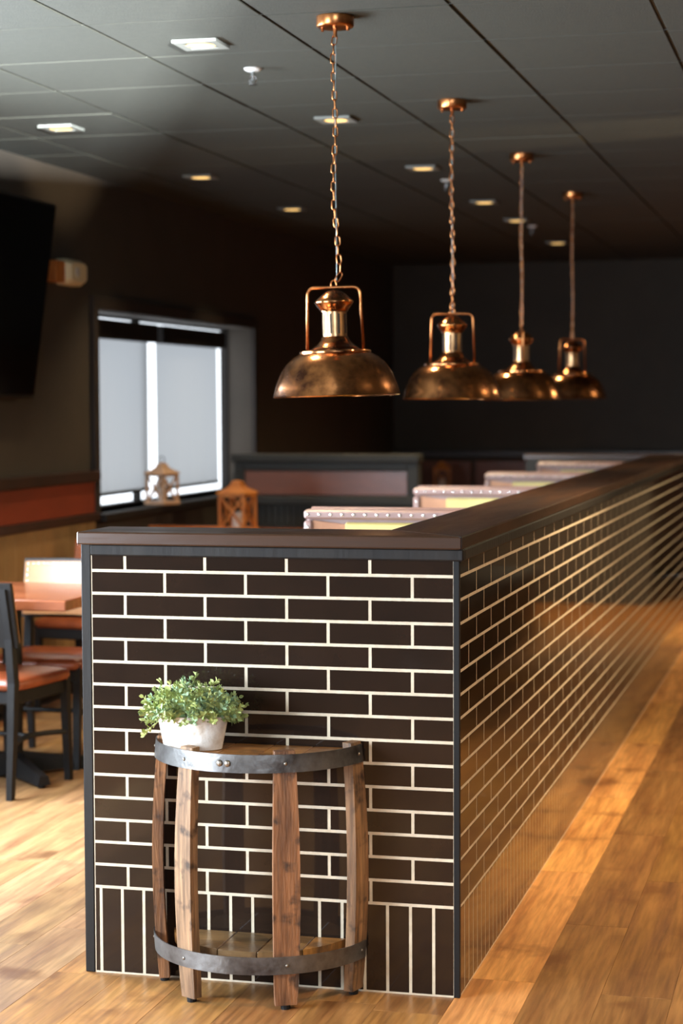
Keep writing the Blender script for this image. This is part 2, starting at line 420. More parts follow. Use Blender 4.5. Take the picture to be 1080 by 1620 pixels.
def run(row, joints, lo, hi, side, name='tile', z0=None, z1=None):
    js = [lo] + [j for j in joints if lo+.012 < j < hi-.012] + [hi]
    for i in range(len(js)-1):
        a = js[i] + (GR/2 if i > 0 else .001); b = js[i+1] - (GR/2 if i < len(js)-2 else .001)
        tiles.append((name, a, b, z0, z1, side))
for k in range(-1, 14):
    z1 = zline(k)-GR/2 if k >= 0 else 1.119; z0 = zline(k+1)+GR/2
    off = 0 if k % 2 == 0 else CP/2
    run(k, sorted(-.1185-off-n*CP for n in range(6)), -.984, -.0125, 'F', 'tile', z0, z1)
    off = -CP/2 if k % 2 == 0 else 0
    run(k, [.1332+off+n*CP for n in range(40)], .0125, WLEN, 'S', 'tile', z0, z1)
run(0, sorted(-.0048-j*SP for j in range(1, 17)), -.984, -.0125, 'F', 'upright_tile', .005, ZS-GR/2)
run(0, [.0128+j*SP for j in range(1, 140)], .0125, WLEN, 'S', 'upright_tile', .005, ZS-GR/2)
cnt = {'tile': 0, 'upright_tile': 0}; farT = bmesh.new()
tiles.sort(key=lambda t: (t[5] == 'S', t[1] if t[5] == 'S' else 0))
for nm, a, b, z0, z1, s in tiles:
    L, H = b-a, z1-z0
    tilt = (R(rt.uniform(-.10, .10)), 0, R(rt.uniform(-.10, .10)))
    if cnt[nm] < 298 and L > .002:
        cnt[nm] += 1
        if s == 'F': link(nm, tile_mesh(L, H), hw, ((a+b)/2, .0045, (z0+z1)/2), tilt)
        else: link(nm, tile_mesh(L, H), hw, (-.0045, (a+b)/2, (z0+z1)/2), (0, tilt[0], R(90)+tilt[2]))
    else:
        box(farT, -.0045, .0017, a, b, z0, z1)
o = obj('far_tile', farT, M_tile, hw); o['kind'] = 'stuff'
# trims
obj('corner_trim', B(-.0125, .0032, -.0032, .0125, 0, 1.12, bev=.0012), M_black, hw)
obj('edge_board', B(-1.013, -.986, -.004, .19, 0, 1.146, bev=.002), M_dkwood, hw)
obj('edge_grout', B(-.986, -.9842, -.001, .006, .1, 1.115), M_grout, hw)
def molding(name, x0, x1, y0, y1): obj(name, B(x0, x1, y0, y1, 1.116, 1.147, bev=.004), M_dkwood, hw)
molding('cap_molding', -.984, .016, -.014, .006); molding('cap_molding', -.004, .016, .006, WLEN)
# cap boards mitred at the corner, 0.235 wide
Z0, Z1, FX, FY, CW = 1.147, 1.18, .0155, -.036, .236
obj('cap_board', prism([(-1.012, FY), (FX, FY), (FX-CW, FY+CW), (-1.012, FY+CW)], Z0, Z1, bev=.0035), M_capx, hw)
obj('cap_board', prism([(FX, FY), (FX, WLEN+.03), (FX-CW-.03, WLEN+.03-CW), (FX-CW-.01, 3.), (FX-CW, FY+CW)], Z0, Z1, bev=.0035), M_capw, hw)
obj('cap_board', prism([(-1.06, WLEN+.03-CW), (FX-CW-.031, WLEN+.03-CW), (FX-.001, WLEN+.0295), (-1.06, WLEN+.03)], Z0, Z1, bev=.0035), M_capx, hw)
obj('inner_panel', B(-.225, -.211, .2, WLEN-.22, 0, 1.147), M_dkwood, hw)
obj('inner_panel', B(-1.0, -.2, .191, .205, 0, 1.147), M_dkwood, hw)
obj('inner_panel', B(-1.04, -.2, WLEN-.236, WLEN-.221, 0, 1.147), M_teal, hw)

# ------------------------------------------------------------------ half-barrel side table
bt = tag(empty('barrel_table', (-.526, .05, 0)), 'half-round side table made from a wine barrel with steel hoops, against the tiles', 'side table')
def rprof(z):  # outer radius of the staves
    return .272 + .022*math.sin(max(0, min(1, (z+.02)/.75))*math.pi)**1.0 + .006*(1-z/.65)
def stave(ang, width, tone, thick=.028, z0=.012, z1=.652):
    g = bmesh.new(); n = 14; rows = []
    for i in range(n+1):
        z = z0+(z1-z0)*i/n; r = rprof(z); wd = width*(.80+.24*math.sin(min(1, max(0, (z+.06)/.72))*math.pi))
        c = []
        for s in (-1, 1):
            for rr, k in ((r, 1), (r-thick, .93)):
                c.append((s*wd/2*k, -math.sqrt(max(rr*rr-(wd/2*k)**2, 0)), z))
        rows.append([g.verts.new(c[q]) for q in (0, 2, 3, 1)])
    for a, b in zip(rows, rows[1:]):
        for k in range(4): g.faces.new((a[k], a[(k+1) % 4], b[(k+1) % 4], b[k]))
    g.faces.new(rows[0]); g.faces.new(rows[-1])
    bmesh.ops.bevel(g, geom=[e for e in g.edges if abs((e.verts[0].co-e.verts[1].co).normalized().z) > .5], offset=.002, segments=1, affect='EDGES')
    o = obj('stave_leg', g, M_stave, bt, rot=(0, 0, ang)); o.color = tone
    f = obj('foot_pad', lathe([(.012, 0), (.013, .012)], 12), M_black, o, loc=(0, -rprof(.01)+.014, 0))
    return o
for ang, wd, tone in ((-73.5, .056, (.9,.66,.46,1)), (-28.5, .056, (1.05,1.02,.98,1)), (27, .066, (.78,.56,.42,1)), (73.5, .062, (1.05,.92,.76,1))):
    stave(R(ang), wd, tone)
def hoop(z0, z1, name, a_end):
    g = bmesh.new(); n = 48; rows = []
    for i in range(n+1):
        a = -a_end+2*a_end*i/n; q = []
        for z, dr in ((z0, .0), (z0, .003), (z1, .003), (z1, .0)):
            r = rprof(z)+.0012+dr; q.append(g.verts.new((r*math.sin(a), -r*math.cos(a), z)))
        rows.append(q)
    for a, b in zip(rows, rows[1:]):
        for k in range(4): g.faces.new((a[k], a[(k+1) % 4], b[(k+1) % 4], b[k]))
    g.faces.new(rows[0]); g.faces.new(rows[-1])
    o = obj(name, g, M_steel, bt, smooth=True)
    zc = (z0+z1)/2
    rv = mesh('rivet', lathe([(.0001, .003), (.0035, .0022), (.005, 0)], 10), M_rivet, True)
    angs = [-73.5, -28.5, 27, 73.5]
    for a in angs:
        a = R(a); r = rprof(zc)+.0042
        link('rivet', rv, o, (r*math.sin(a), -r*math.cos(a), zc), (R(90), 0, a))
    if z0 > .4:
        rb = mesh('bolt_head', lathe([(.0001, .004), (.007, .0035), (.009, 0)], 12), M_rivet, True)
        for a in (-6.5, -2.3):
            a = R(a); r = rprof(zc)+.0042
            link('bolt_head', rb, o, (r*math.sin(a), -r*math.cos(a), zc), (R(90), 0, a))
    return o
hoop(.600, .645, 'upper_hoop', R(77.6)); hoop(.094, .139, 'lower_hoop', R(78.0))
def head(z0, z1, r, name, bounds, tones, yback=-.064):
    for (x0, x1), t in zip(bounds, tones):
        pts = []
        for i in range(9):
            x = x0+(x1-x0)*i/8; x = max(-r*.975, min(r*.975, x))
            pts.append((x, -math.sqrt(r*r-x*x)))
        pts = [(pts[-1][0], yback)] + pts[::-1] + [(pts[0][0], yback)]
        pts = [p for i, p in enumerate(pts) if i == 0 or (Vector(p)-Vector(pts[i-1])).length > .002]
        if len(pts) < 3: continue
        o = obj(name, prism(pts, z0, z1, bev=.0015), M_head, bt); o.color = t
BH = [(-.25, -.165), (-.163, -.06), (-.058, .045), (.047, .15), (.152, .25)]
head(.612, .634, .262, 'top_plank', BH, [(1.1,1,.92,1), (1.05,.95,.85,1), (1.15,1,.85,1), (.98,.85,.66,1), (1.05,.9,.72,1)])
head(.112, .138, .240, 'shelf_plank', BH, [(.9,.84,.8,1), (.56,.66,.86,1), (.52,.62,.82,1), (.6,.66,.8,1), (.9,.84,.74,1)])

# ------------------------------------------------------------------ potted plant on the barrel table
pp = tag(empty('potted_plant', (-.670, -.108, .6345)), 'small-leaved green plant in an oval whitewashed pot on the barrel table', 'potted plant')
g = bmesh.new(); N = 40; rings = []
for sx, sy, z in ((.073,.042,0), (.077,.045,.001), (.093,.054,.078), (.095,.056,.086), (.089,.051,.086), (.084,.048,.070)):
    rings.append([g.verts.new((sx*math.cos(2*math.pi*i/N), sy*math.sin(2*math.pi*i/N), z)) for i in range(N)])
for a, b in zip(rings, rings[1:]):
    for i in range(N): g.faces.new((a[i], a[(i+1) % N], b[(i+1) % N], b[i]))
g.faces.new(rings[0]); obj('pot', g, M_pot, pp, smooth=True, autosm=50)
g = bmesh.new(); g.faces.new([g.verts.new((.081*math.cos(2*math.pi*i/N), .049*math.sin(2*math.pi*i/N), .070)) for i in range(N)])
for i in range(N): pass
obj('filling', g, M_soil, pp)
rl = random.Random(21)
def leaf(g, base, d, L, W):
    d = d.normalized(); s = d.cross(Vector((rl.uniform(-1,1), rl.uniform(-1,1), rl.uniform(.2,1)))).normalized(); n = s.cross(d).normalized()
    pts = [(0,0,0), (.35,.5,.06), (.72,.42,.05), (1,0,-.08), (.72,-.42,.05), (.35,-.5,.06), (.5,0,-.03)]
    v = [g.verts.new(base+d*L*a+s*W*b+n*L*c) for a, b, c in pts]
    for q in ((0,1,6),(1,2,6),(2,3,6),(3,4,6),(4,5,6),(5,0,6)): g.faces.new([v[k] for k in q])
def sprig_mesh(L, nl):
    g = bmesh.new(); pts = [Vector((0, 0, 0))]; d = Vector((0, 0, 1)); bend = Vector((rl.uniform(.1,.4), 0, 0))
    for i in range(7):
        d = (d+bend*.35).normalized(); pts.append(pts[-1]+d*L/7)
    tube(pts, .0008, 4, bm=g)
    for i in range(nl):
        t = .18+.82*(i//2*2)/nl; k = min(6, int(t*7)); p = pts[k].lerp(pts[k+1], t*7-k if t < 1 else 1)
        a = i*math.pi + (i//2)*1.57+rl.uniform(-.4,.4); dd = Vector((math.cos(a), math.sin(a), rl.uniform(.3,.9)))
        leaf(g, p, dd, rl.uniform(.011,.017), rl.uniform(.007,.010))
    for q in range(3): leaf(g, pts[-1], Vector((rl.uniform(-.7,.7), rl.uniform(-.7,.7), 1)), .012, .007)
    return mesh('sprig', g, M_leafA)
SPM = [sprig_mesh(rl.uniform(.048,.074), 14) for _ in range(8)]
for i in range(220):
    a = rl.uniform(0, 2*math.pi); q = math.sqrt(rl.random())
    bx, by = .078*q*math.cos(a), .040*q*math.sin(a)
    tiltm = q*rl.uniform(.8, 1.3)*1.35
    dirv = Vector((math.cos(a)*1.2*math.sin(tiltm), math.sin(a)*math.sin(tiltm), math.cos(tiltm)+.08))
    if dirv.y < -.35: dirv.z += .35
    elif i % 5 == 0: dirv.z -= .6
    qt = dirv.normalized().to_track_quat('Z', 'X'); e = (qt @ Matrix.Rotation(rl.uniform(0, 6.28), 3, 'Z').to_quaternion()).to_euler()
    sc = rl.uniform(.85, 1.25)
    o = link('sprig', SPM[i % 8], pp, (bx, by, .072+rl.uniform(0, .028)*(1-q)+.02*(1-q)), e, (sc, sc, sc))
    t = rl.random()
    o.color = (1.0, 1.0, .8, 1) if t < .4 else ((.82, 1.02, 1.25, 1) if t < .7 else (1.25, 1.22, .9, 1))

# ------------------------------------------------------------------ pendant lamps
def link_mesh(L=.037, Wd=.019, r=.0023):
    pts = []; hr = Wd/2-r; hl = L/2-r-hr
    for i in range(6): a = math.pi*i/5; pts.append((hr*math.cos(a), 0, hl+hr*math.sin(a)))
    for i in range(6): a = math.pi+math.pi*i/5; pts.append((hr*math.cos(a), 0, -hl+hr*math.sin(a)))
    return mesh('chain_link', tube(pts, r, 6, closed=True), M_copper, True)
LINK = link_mesh()
SHADE_P = [(.2005,.000), (.204,.003), (.2015,.007), (.196,.030), (.187,.055), (.174,.083), (.156,.108), (.134,.127), (.112,.138), (.112,.136), (.132,.1245), (.154,.1055), (.172,.081), (.185,.054), (.194,.030), (.199,.006), (.2005,.000)]
def profmesh(nm, p, m, n=48): return mesh(nm, lathe(p, n, caps=False), m, True, 50)
ME = dict(
 shade=profmesh('shade', SHADE_P, M_bronze, 64),
 ring=profmesh('collar_ring', [(.060,.137), (.113,.137), (.1145,.141), (.113,.146), (.106,.149), (.060,.149)], M_bronze),
 bell=profmesh('lower_bell', [(.050,.148), (.074,.148), (.076,.152), (.072,.157), (.066,.160), (.056,.168), (.047,.179), (.0425,.190), (.038,.192)], M_bronze),
 neck=profmesh('vented_neck', [(.0385,.188), (.0385,.272)], M_neck),
 cap=profmesh('crown', [(.036,.269), (.043,.270), (.044,.275), (.049,.281), (.056,.290), (.061,.298), (.0625,.301), (.061,.305), (.050,.315), (.036,.327), (.024,.335), (.010,.339), (.0005,.340)], M_bronze),
 slot=mesh('vent_slot', B(-.0030, .0030, -.0010, .0010, .200, .263, bev=.0005), M_slot),
 canopy=profmesh('canopy', [(.0005,-.036), (.052,-.036), (.057,-.034), (.060,-.030), (.060,-.001), (.0005,-.001)], M_copper),
 screw=profmesh('canopy_screw', [(.0005,-.047), (.005,-.046), (.005,-.036)], M_copper, 10),
 stem=profmesh('canopy_stem', [(.0065,-.036), (.0065,-.066), (.0005,-.066)], M_copper, 12),
 socket=profmesh('socket', [(.0005,.135), (.022,.135), (.022,.085), (.0005,.085)], M_white, 16),
 bulb=profmesh('bulb', [(.013,.086), (.016,.075), (.028,.055), (.031,.040), (.027,.022), (.014,.012), (.0005,.010)], M_white, 20))
hp = [(-.090, 0, .150)]
for i in range(7): a = math.pi-math.pi/2*i/6; hp.append((-.084+.022+.022*math.cos(a), 0, .326+.022*math.sin(a)))
hp += [(-x, y, z) for x, y, z in reversed(hp)]
ME['handle'] = mesh('handle', tube(hp, .0048, 10), M_copper, True)
ME['eye'] = mesh('hanging_eye', tube([(.009*math.cos(a), 0, .357+.013*math.sin(a)) for a in [2*math.pi*i/16 for i in range(16)]], .0024, 6, closed=True), M_copper, True)
def pendant(x, y, zr, rot, tilt, kinks, label):
    e = tag(empty('pendant_lamp', (x, y, zr)), label, 'pendant lamp', 'bronze pendant lamps over the booths')
    rr = (tilt, 0, rot)
    for k in ('shade', 'ring', 'bell', 'neck', 'cap', 'handle', 'eye', 'socket', 'bulb'):
        me = ME[k]; rz = (0, tilt, rot) if k != 'neck' else (0, tilt, rot)
        p = link(me.name, me, e, (0, 0, 0), rz)
        if k == 'neck':
            for i in range(9):
                a = 2*math.pi*i/9+.2; link('vent_slot', ME['slot'], p, (.0385*math.cos(a), .0385*math.sin(a), 0), (0, 0, a+math.pi/2))
    top = ZC-.0015-zr
    c = link('canopy', ME['canopy'], e, (0, 0, top))
    for s in (-1, 1): link('canopy_screw', ME['screw'], c, (.042*s, -.0, 0))
    link('canopy_stem', ME['stem'], c)
    za, zb = .366, top-.060; pit = .0292; n = int(round((zb-za)/pit)); pit = (zb-za)/n
    def off(t):
        for (t0, o0), (t1, o1) in zip(kinks, kinks[1:]):
            if t0 <= t <= t1: return o0+(o1-o0)*(t-t0)/(t1-t0)
        return 0
    for i in range(n):
        z0, z1 = za+i*pit, za+(i+1)*pit; t0, t1 = i/n, (i+1)/n
        o0, o1 = off(t0), off(t1); sl = math.atan2(o1-o0, pit)
        link('chain_link', LINK, e, ((o0+o1)/2, 0, (z0+z1)/2), (0, sl, R(20)+rot*.3+(R(90) if i % 2 else 0)+random.uniform(-.2,.2)))
    cp = [(.002*math.sin(i*.7), .003*math.cos(i), .345+(top-.05-.345)*i/12) for i in range(13)]
    obj('power_cord', tube(cp, .0016, 6), M_cord, e, smooth=True)
    return e
K0 = [(0,0), (.035,.017), (.06,.012), (.13,.006), (.2,.004), (.3,-.006), (.45,-.008), (.6,0), (.72,-.002), (.9,-.008), (.96,-.006), (1,0)]
K1 = [(0,0), (.3,.003), (.6,-.003), (1,0)]
pendant(-.637, 1.248, 1.536, R(14), R(-1.4), K0, 'bronze dome pendant lamp hanging nearest, largest of the four over the booths')
pendant(-.612, 3.035, 1.529, R(14), 0, K1, 'second bronze dome pendant lamp from the front, with a bright warm highlight')
pendant(-.612, 4.805, 1.527, R(104), 0, K1, 'third bronze dome pendant lamp from the front, its handle seen edge-on')
pendant(-.606, 6.637, 1.535, R(40), 0, K1, 'farthest and smallest of the four bronze dome pendant lamps')

# ------------------------------------------------------------------ ceiling fixtures
dl_trim = bmesh.new()
a, b = .078, .05
for q in ((-a, a, -a, -b), (-a, a, b, a), (-a, -b, -b, b), (b, a, -b, b)): box(dl_trim, q[0], q[1], q[2], q[3], -.010, 0)
dl_trim = mesh('trim_frame', dl_trim, M_trimw)
dl_can = profmesh('reflector', [(.068,-.004), (.064,-.004), (.052,.0005)], M_can, 24)
dl_lens = profmesh('lens', [(.0005,-.0085), (.05,-.0085)], M_lens, 24)
SPOTW = 70
def downlight(x, y, label, power=SPOTW, cone=95):
    e = tag(empty('recessed_downlight', (x, y, ZC-.002)), label, 'ceiling light', 'square recessed downlights')
    link('trim_frame', dl_trim, e); link('reflector', dl_can, e); link('lens', dl_lens, e)
    l = bpy.data.lights.new('downlight_bulb', 'SPOT'); l.energy = power; l.color = WARM; l.spot_size = R(cone); l.spot_blend = .9 if cone < 120 else .2; l.shadow_soft_size = .05
    o = bpy.data.objects.new('downlight_bulb', l); COL.objects.link(o); o.location = (0, 0, -.03); o.parent = e
    return e
row = ['nearest', 'second', 'third', 'fourth', 'fifth', 'farthest']
for i, y in enumerate((1.564, 3.39, 5.19, 6.98, 8.21, 10.13)):
    downlight(-1.19, y, f'{row[i]} white square downlight in the ceiling row beside the pendant lamps', SPOTW*.9)
for i, y in enumerate((3.30, 5.24, 7.04)):
    downlight(-2.42, y, f'{("nearest", "middle", "farthest")[i]} white square downlight in the ceiling row along the left wall', SPOTW*.6)
for (y, p), q in zip(((-1.4, 230), (2.2, 340), (5.6, 60), (8.6, 380)), ('first', 'second', 'third', 'fourth')):
    downlight(.80, y, f'{q} white square downlight over the aisle right of the tiled partition', p)
for (x, y, p), q in zip(((2.6, .2, 95), (2.6, 3.4, 110), (2.6, 6.6, 110)), ('nearest', 'middle', 'farthest')):
    downlight(x, y, f'{q} white square downlight over the right-hand side of the room', p, 165)
tk = tag(empty('added_spotlight', (3.2, 3.5, 2.44)), 'added unseen spotlight grazing the ceiling at the right-hand side of the room', 'spotlight')  # unseen lamp added to throw a warm streak on the ceiling
obj('housing', lathe([(.03, -.1), (.04, -.08), (.04, .06)], 20), M_black, tk, rot=(R(90), 0, R(100)))
obj('stem', tube([(0, 0, 0), (0, 0, .298)], .01, 8), M_black, tk)
tl = spot('added_spotlight_bulb', (3.08, 3.52, 2.45), 450, 14, WARM, .6, .02, (.6, 4.0, 2.72))

def sprinkler(x, y, label):
    e = tag(empty('sprinkler_head', (x, y, ZC-.001)), label, 'sprinkler', 'ceiling sprinklers')
    link('escutcheon', profmesh('escutcheon', [(.0005,-.010), (.022,-.010), (.030,-.006), (.034,0)], M_white, 20), e)
    link('body', profmesh('body', [(.008,-.01), (.008,-.03), (.005,-.032), (.005,-.045)], M_chrome, 12), e)
    obj('yoke_arm', tube([(-.008,0,-.028), (-.014,0,-.040), (-.006,0,-.056), (.006,0,-.056), (.014,0,-.040), (.008,0,-.028)], .0022, 6), M_chrome, e)
    link('deflector', profmesh('deflector', [(.0005,-.059), (.016,-.059), (.016,-.056), (.0005,-.056)], M_chrome, 16), e)
sprinkler(-1.169, 2.10, 'white sprinkler head on the ceiling just behind the nearest square downlight')
sprinkler(-1.186, 5.79, 'small sprinkler head seen beside the second pendant chain')
sprinkler(-1.162, 8.70, 'tiny far sprinkler head seen beside the third pendant chain')

# ------------------------------------------------------------------ booths
def booth(y, label, rear=True):
    e = tag(empty('booth_bench', (-.55, y, 0)), label, 'booth bench', 'booth benches along the tiled partition')
    xl, xr, zt = -.338, .31, 1.144
    obj('back_core', B(xl, xr, .035, .20, .1, zt-.01, bev=.01), M_booth, e)
    fr = bmesh.new()
    box(fr, xl, xr, 0, .06, zt-.034, zt, bev=.008); box(fr, xl, xl+.032, 0, .06, .45, zt-.038, bev=.008); box(fr, xr-.03, xr, 0, .06, .45, zt-.038, bev=.008)
    obj('studded_border', fr, M_booth, e)
    obj('top_roll', tube([(xl+.004, .10, zt-.004), (xr, .10, zt-.004)], .010, 10), M_booth, e, smooth=True)
    # bevelled tan margin and olive centre of the padded back
    g = bmesh.new(); a = [(xl+.03, .012, .46), (xl+.03, .012, zt-.038), (xl+.145, .030, zt-.052), (xl+.145, .030, .46)]
    v = [g.verts.new(p) for p in a] + [g.verts.new((p[0], .05, p[2])) for p in a]
    for f in ((0,1,2,3), (4,5,6,7), (0,1,5,4), (1,2,6,5), (2,3,7,6), (3,0,4,7)): g.faces.new([v[i] for i in f])
    obj('side_pad', g, M_boothp, e)
    obj('center_pad', B(xl+.145, xr-.03, .016, .05, .46, zt-.045, bev=.006), M_boothy, e)
    nh = mesh('nailhead', lathe([(.0002,.0035), (.0045,.0026), (.0062,0)], 8), M_nail, True)
    n = 16
    for i in range(n): link('nailhead', nh, e, (xl+.016+(xr-xl-.03)*i/(n-1), 0, zt-.017), (R(90), 0, 0))
    for i in range(6): link('nailhead', nh, e, (xl+.016, 0, zt-.062-.043*i), (R(90), 0, 0))
    obj('seat_cushion', B(xl, xr, -.46, .0, .33, .47, bev=.03), M_boothy, e)
    obj('seat_base', B(xl+.02, xr, -.44, .20, 0, .33), M_dkwood, e)
    if not rear: return e
    obj('rear_seat_cushion', B(xl, xr, .20, .66, .33, .47, bev=.03), M_boothy, e)
    obj('rear_seat_base', B(xl+.02, xr, .20, .64, 0, .33), M_dkwood, e)
    return e
for y, l in ((1.745, 'nearest booth bench with studded leather border and olive padded back'), (3.535, 'second booth bench from the front with studded leather border'),
             (5.30, 'third booth bench from the front, studded border, behind the second pendant lamp'), (7.10, 'farthest booth bench with studded border, before the dark end panel')):
    booth(y, l, y < 7)

bn = tag(empty('banquette_bench', (1.25, 5.7, 0)), 'long dark bench across the aisle from the tiled side of the partition', 'bench')
obj('base', B(-.26, .26, -2.1, 2.1, 0, .34, bev=.004), M_dkwood, bn)
for k in range(3): obj('seat_cushion', B(-.30, .24, -2.1+k*1.4+.006, -2.1+(k+1)*1.4-.006, .34, .45, bev=.02), M_black, bn)
obj('backrest', B(.24, .34, -2.1, 2.1, 0, .95, bev=.02), M_dkwood, bn)

# ------------------------------------------------------------------ low wainscot partition in the rear left
pt = tag(empty('wainscot_partition', (-2.34, 7.52, 0)), 'low dark partition with a glossy red-brown panel above slate beadboard, right of the window', 'partition wall')
obj('core', B(-.62, .62, 0, .1, 0, 1.13), M_teal, pt)
obj('top_rail', B(-.64, .63, -.035, .12, 1.13, 1.185, bev=.008), M_teal, pt)
obj('wood_panel', B(-.55, .55, -.014, 0, .915, 1.075, bev=.004), M_redw, pt)
for x in (-.62, .55): obj('stile', B(x, x+.07, -.02, 0, .84, 1.13, bev=.003), M_teal, pt)
obj('upper_rail', B(-.55, .55, -.02, 0, 1.08, 1.13, bev=.003), M_teal, pt); obj('lower_rail', B(-.62, .62, -.03, 0, .85, .905, bev=.006), M_teal, pt)
bb = mesh('board', B(-.0205, .0205, -.012, 0, .05, .85, bev=.003), M_teal)
for k in range(29): link('board', bb, pt, (-.60+k*.043, 0, 0))

# ------------------------------------------------------------------ tables
def table(x0, x1, y0, y1, label, feet=True, z=.76, rz=0):
    cx, cy = (x0+x1)/2, (y0+y1)/2
    e = tag(empty('dining_table', (cx, cy, 0), rz), label, 'table')
    hx, hy = (x1-x0)/2, (y1-y0)/2
    obj('table_top', B(-hx, hx, -hy, hy, z-.042, z, bev=.004), M_tabtop, e)
    obj('column', lathe([(.040,.06), (.040, z-.06), (.085, z-.05), (.085, z-.042)], 24), M_frame, e, smooth=True)
    for i in range(4):
        a = R(45)+i*R(90)
        g = bmesh.new(); L = .33; sec = []
        for t, hh, ww in ((.02,.105,.034), (.3,.085,.032), (.85,.055,.028), (1.0,.05,.028)):
            sec.append([g.verts.new((t*L, s*ww, zz)) for s, zz in ((-1,.012), (1,.012), (.6,hh), (-.6,hh))])
        for p, q in zip(sec, sec[1:]):
            for k in range(4): g.faces.new((p[k], p[(k+1) % 4], q[(k+1) % 4], q[k]))
        g.faces.new(sec[0]); g.faces.new(sec[-1])
        o = obj('base_foot', g, M_frame, e, rot=(0, 0, a))
        obj('glide', lathe([(.014,0), (.014,.014)], 12), M_black, o, loc=(L-.03, 0, 0))
    return e
table(-2.72, -1.955, 2.16, 2.87, 'wooden dining table with thick brown top at the left edge, beside the partition')
table(-2.86, -2.16, 5.88, 6.58, 'dining table hidden behind the partition, carrying the orange lantern')
table(-2.85, -2.15, 11.55, 12.2, 'far dining table at the back wall, carrying the smallest lantern')

# ------------------------------------------------------------------ chairs (face +Y in own space)
def chair(x, y, rz, padm, label, seatm=M_seat, shellm=None):
    e = tag(empty('dining_chair', (x, y, 0), rz), label, 'chair', 'dining chairs on the left')
    W, D, SH = .43, .43, .46
    # seat cushion
    g = bmesh.new(); n = 12
    def ring(k, z, cr=.06):
        out = []
        for sx, sy, a0 in ((1,1,0), (-1,1,90), (-1,-1,180), (1,-1,270)):
            for i in range(5):
                a = R(a0+90*i/4); out.append(g.verts.new((sx*(W/2*k-cr*k)+cr*k*math.cos(a), sy*(D/2*k-cr*k)+cr*k*math.sin(a)+.01, z)))
        return out
    rs = [ring(.99, SH-.045), ring(1.03, SH-.03), ring(1.02, SH-.012), ring(.9, SH), ring(.5, SH+.008)]
    for a, b in zip(rs, rs[1:]):
        m = len(a)
        for i in range(m): g.faces.new((a[i], a[(i+1) % m], b[(i+1) % m], b[i]))
    g.faces.new(rs[0]); g.faces.new(rs[-1])
    obj('seat_cushion', g, seatm, e, smooth=True, autosm=60)
    obj('seat_frame', B(-W/2+.015, W/2-.015, -D/2+.02, D/2-.0, SH-.10, SH-.044, bev=.006), M_frame, e)
    for s in (-1, 1):
        # rear post: leg and back upright in one bent piece
        g = bmesh.new(); sec = []
        for z, yy, q in ((0, -.235, .012), (.25, -.215, .0145), (.45, -.205, .016), (.62, -.222, .015), (.815, -.262, .013)):
            xx = s*(W/2-.016); sec.append([g.verts.new((xx+a*q, yy+b*q*1.15, z)) for a, b in ((-1,-1), (1,-1), (1,1), (-1,1))])
        for p, q in zip(sec, sec[1:]):
            for k in range(4): g.faces.new((p[k], p[(k+1) % 4], q[(k+1) % 4], q[k]))
        g.faces.new(sec[0]); g.faces.new(sec[-1]); obj('rear_leg', g, M_frame, e)
        g = bmesh.new(); sec = []
        for z, yy, q in ((0, .212, .013), (.2, .202, .015), (.44, .190, .0165)):
            xx = s*(W/2-.022); sec.append([g.verts.new((xx+a*q, yy+b*q, z)) for a, b in ((-1,-1), (1,-1), (1,1), (-1,1))])
        for p, q in zip(sec, sec[1:]):
            for k in range(4): g.faces.new((p[k], p[(k+1) % 4], q[(k+1) % 4], q[k]))
        g.faces.new(sec[0]); g.faces.new(sec[-1]); obj('front_leg', g, M_frame, e)
        obj('side_stretcher', tube([(s*(W/2-.02), -.21, .20), (s*(W/2-.06), -.1, .205), (s*(W/2-.075), 0, .21), (s*(W/2-.06), .1, .205), (s*(W/2-.02), .19, .20)], .011, 8), M_frame, e, smooth=True)
    obj('cross_stretcher', tube([(-W/2+.075, 0, .21), (W/2-.075, 0, .21)], .010, 8), M_frame, e, smooth=True)
    # curved backrest shell and pad
    def arcslab(z0, z1, w, y0, t, bow, rake=-.2, n=12, cr=.0):
        g = bmesh.new(); cols = []
        for i in range(n+1):
            x = -w/2+w*i/n; b = bow*((2*x/w)**2); c = []
            for z in (z0, z1):
                yy = y0+b+(z-z0)*rake
                c.append((g.verts.new((x, yy, z)), g.verts.new((x, yy-t, z))))
            cols.append((c[0][0], c[1][0], c[1][1], c[0][1]))
        for a, b in zip(cols, cols[1:]):
            for k in range(4): g.faces.new((a[k], a[(k+1) % 4], b[(k+1) % 4], b[k]))
        g.faces.new(cols[0]); g.faces.new(cols[-1])
        bmesh.ops.bevel(g, geom=[ed for ed in g.edges if len(ed.link_faces) == 2 and ed.calc_face_angle() > 1.0], offset=min(.006, t*.3), segments=2, affect='EDGES')
        return g
    sh = obj('backrest', arcslab(.585, .838, W+.022, -.222, .018, .028), shellm or M_frame, e, smooth=True, autosm=35)
    obj('back_pad', arcslab(.60, .828, W-.01, -.194, .028, .026), padm, sh, smooth=True, autosm=35)
    nh = mesh('nailhead', lathe([(.0002,.003), (.004,.0022), (.0055,0)], 8), M_nail, True)
    w = W-.035
    for i in range(19):
        x = -w/2+w*i/18; b = .026*((2*x/(W-.01))**2)
        link('nailhead', nh, e, (x, -.194+b+(.218)*-.2+.000, .818), (R(-90), 0, 0))
    for s in (-1, 1):
        for i in range(8):
            z = .618+.025*i; link('nailhead', nh, e, (s*w/2, -.194+.022+(z-.60)*-.2, z), (R(-90), 0, 0))
    return e
chair(-2.305, 2.30, R(-8), M_tanv, 'dark framed chair with brown seat, its back turned, at the left edge')
chair(-2.325, 2.90, R(180), M_tanv, 'chair with pale tan nail-studded back behind the brown dining table')
chair(-2.70, 4.30, R(172), M_orange, 'chair with orange back by the wall, just left of the partition cap')
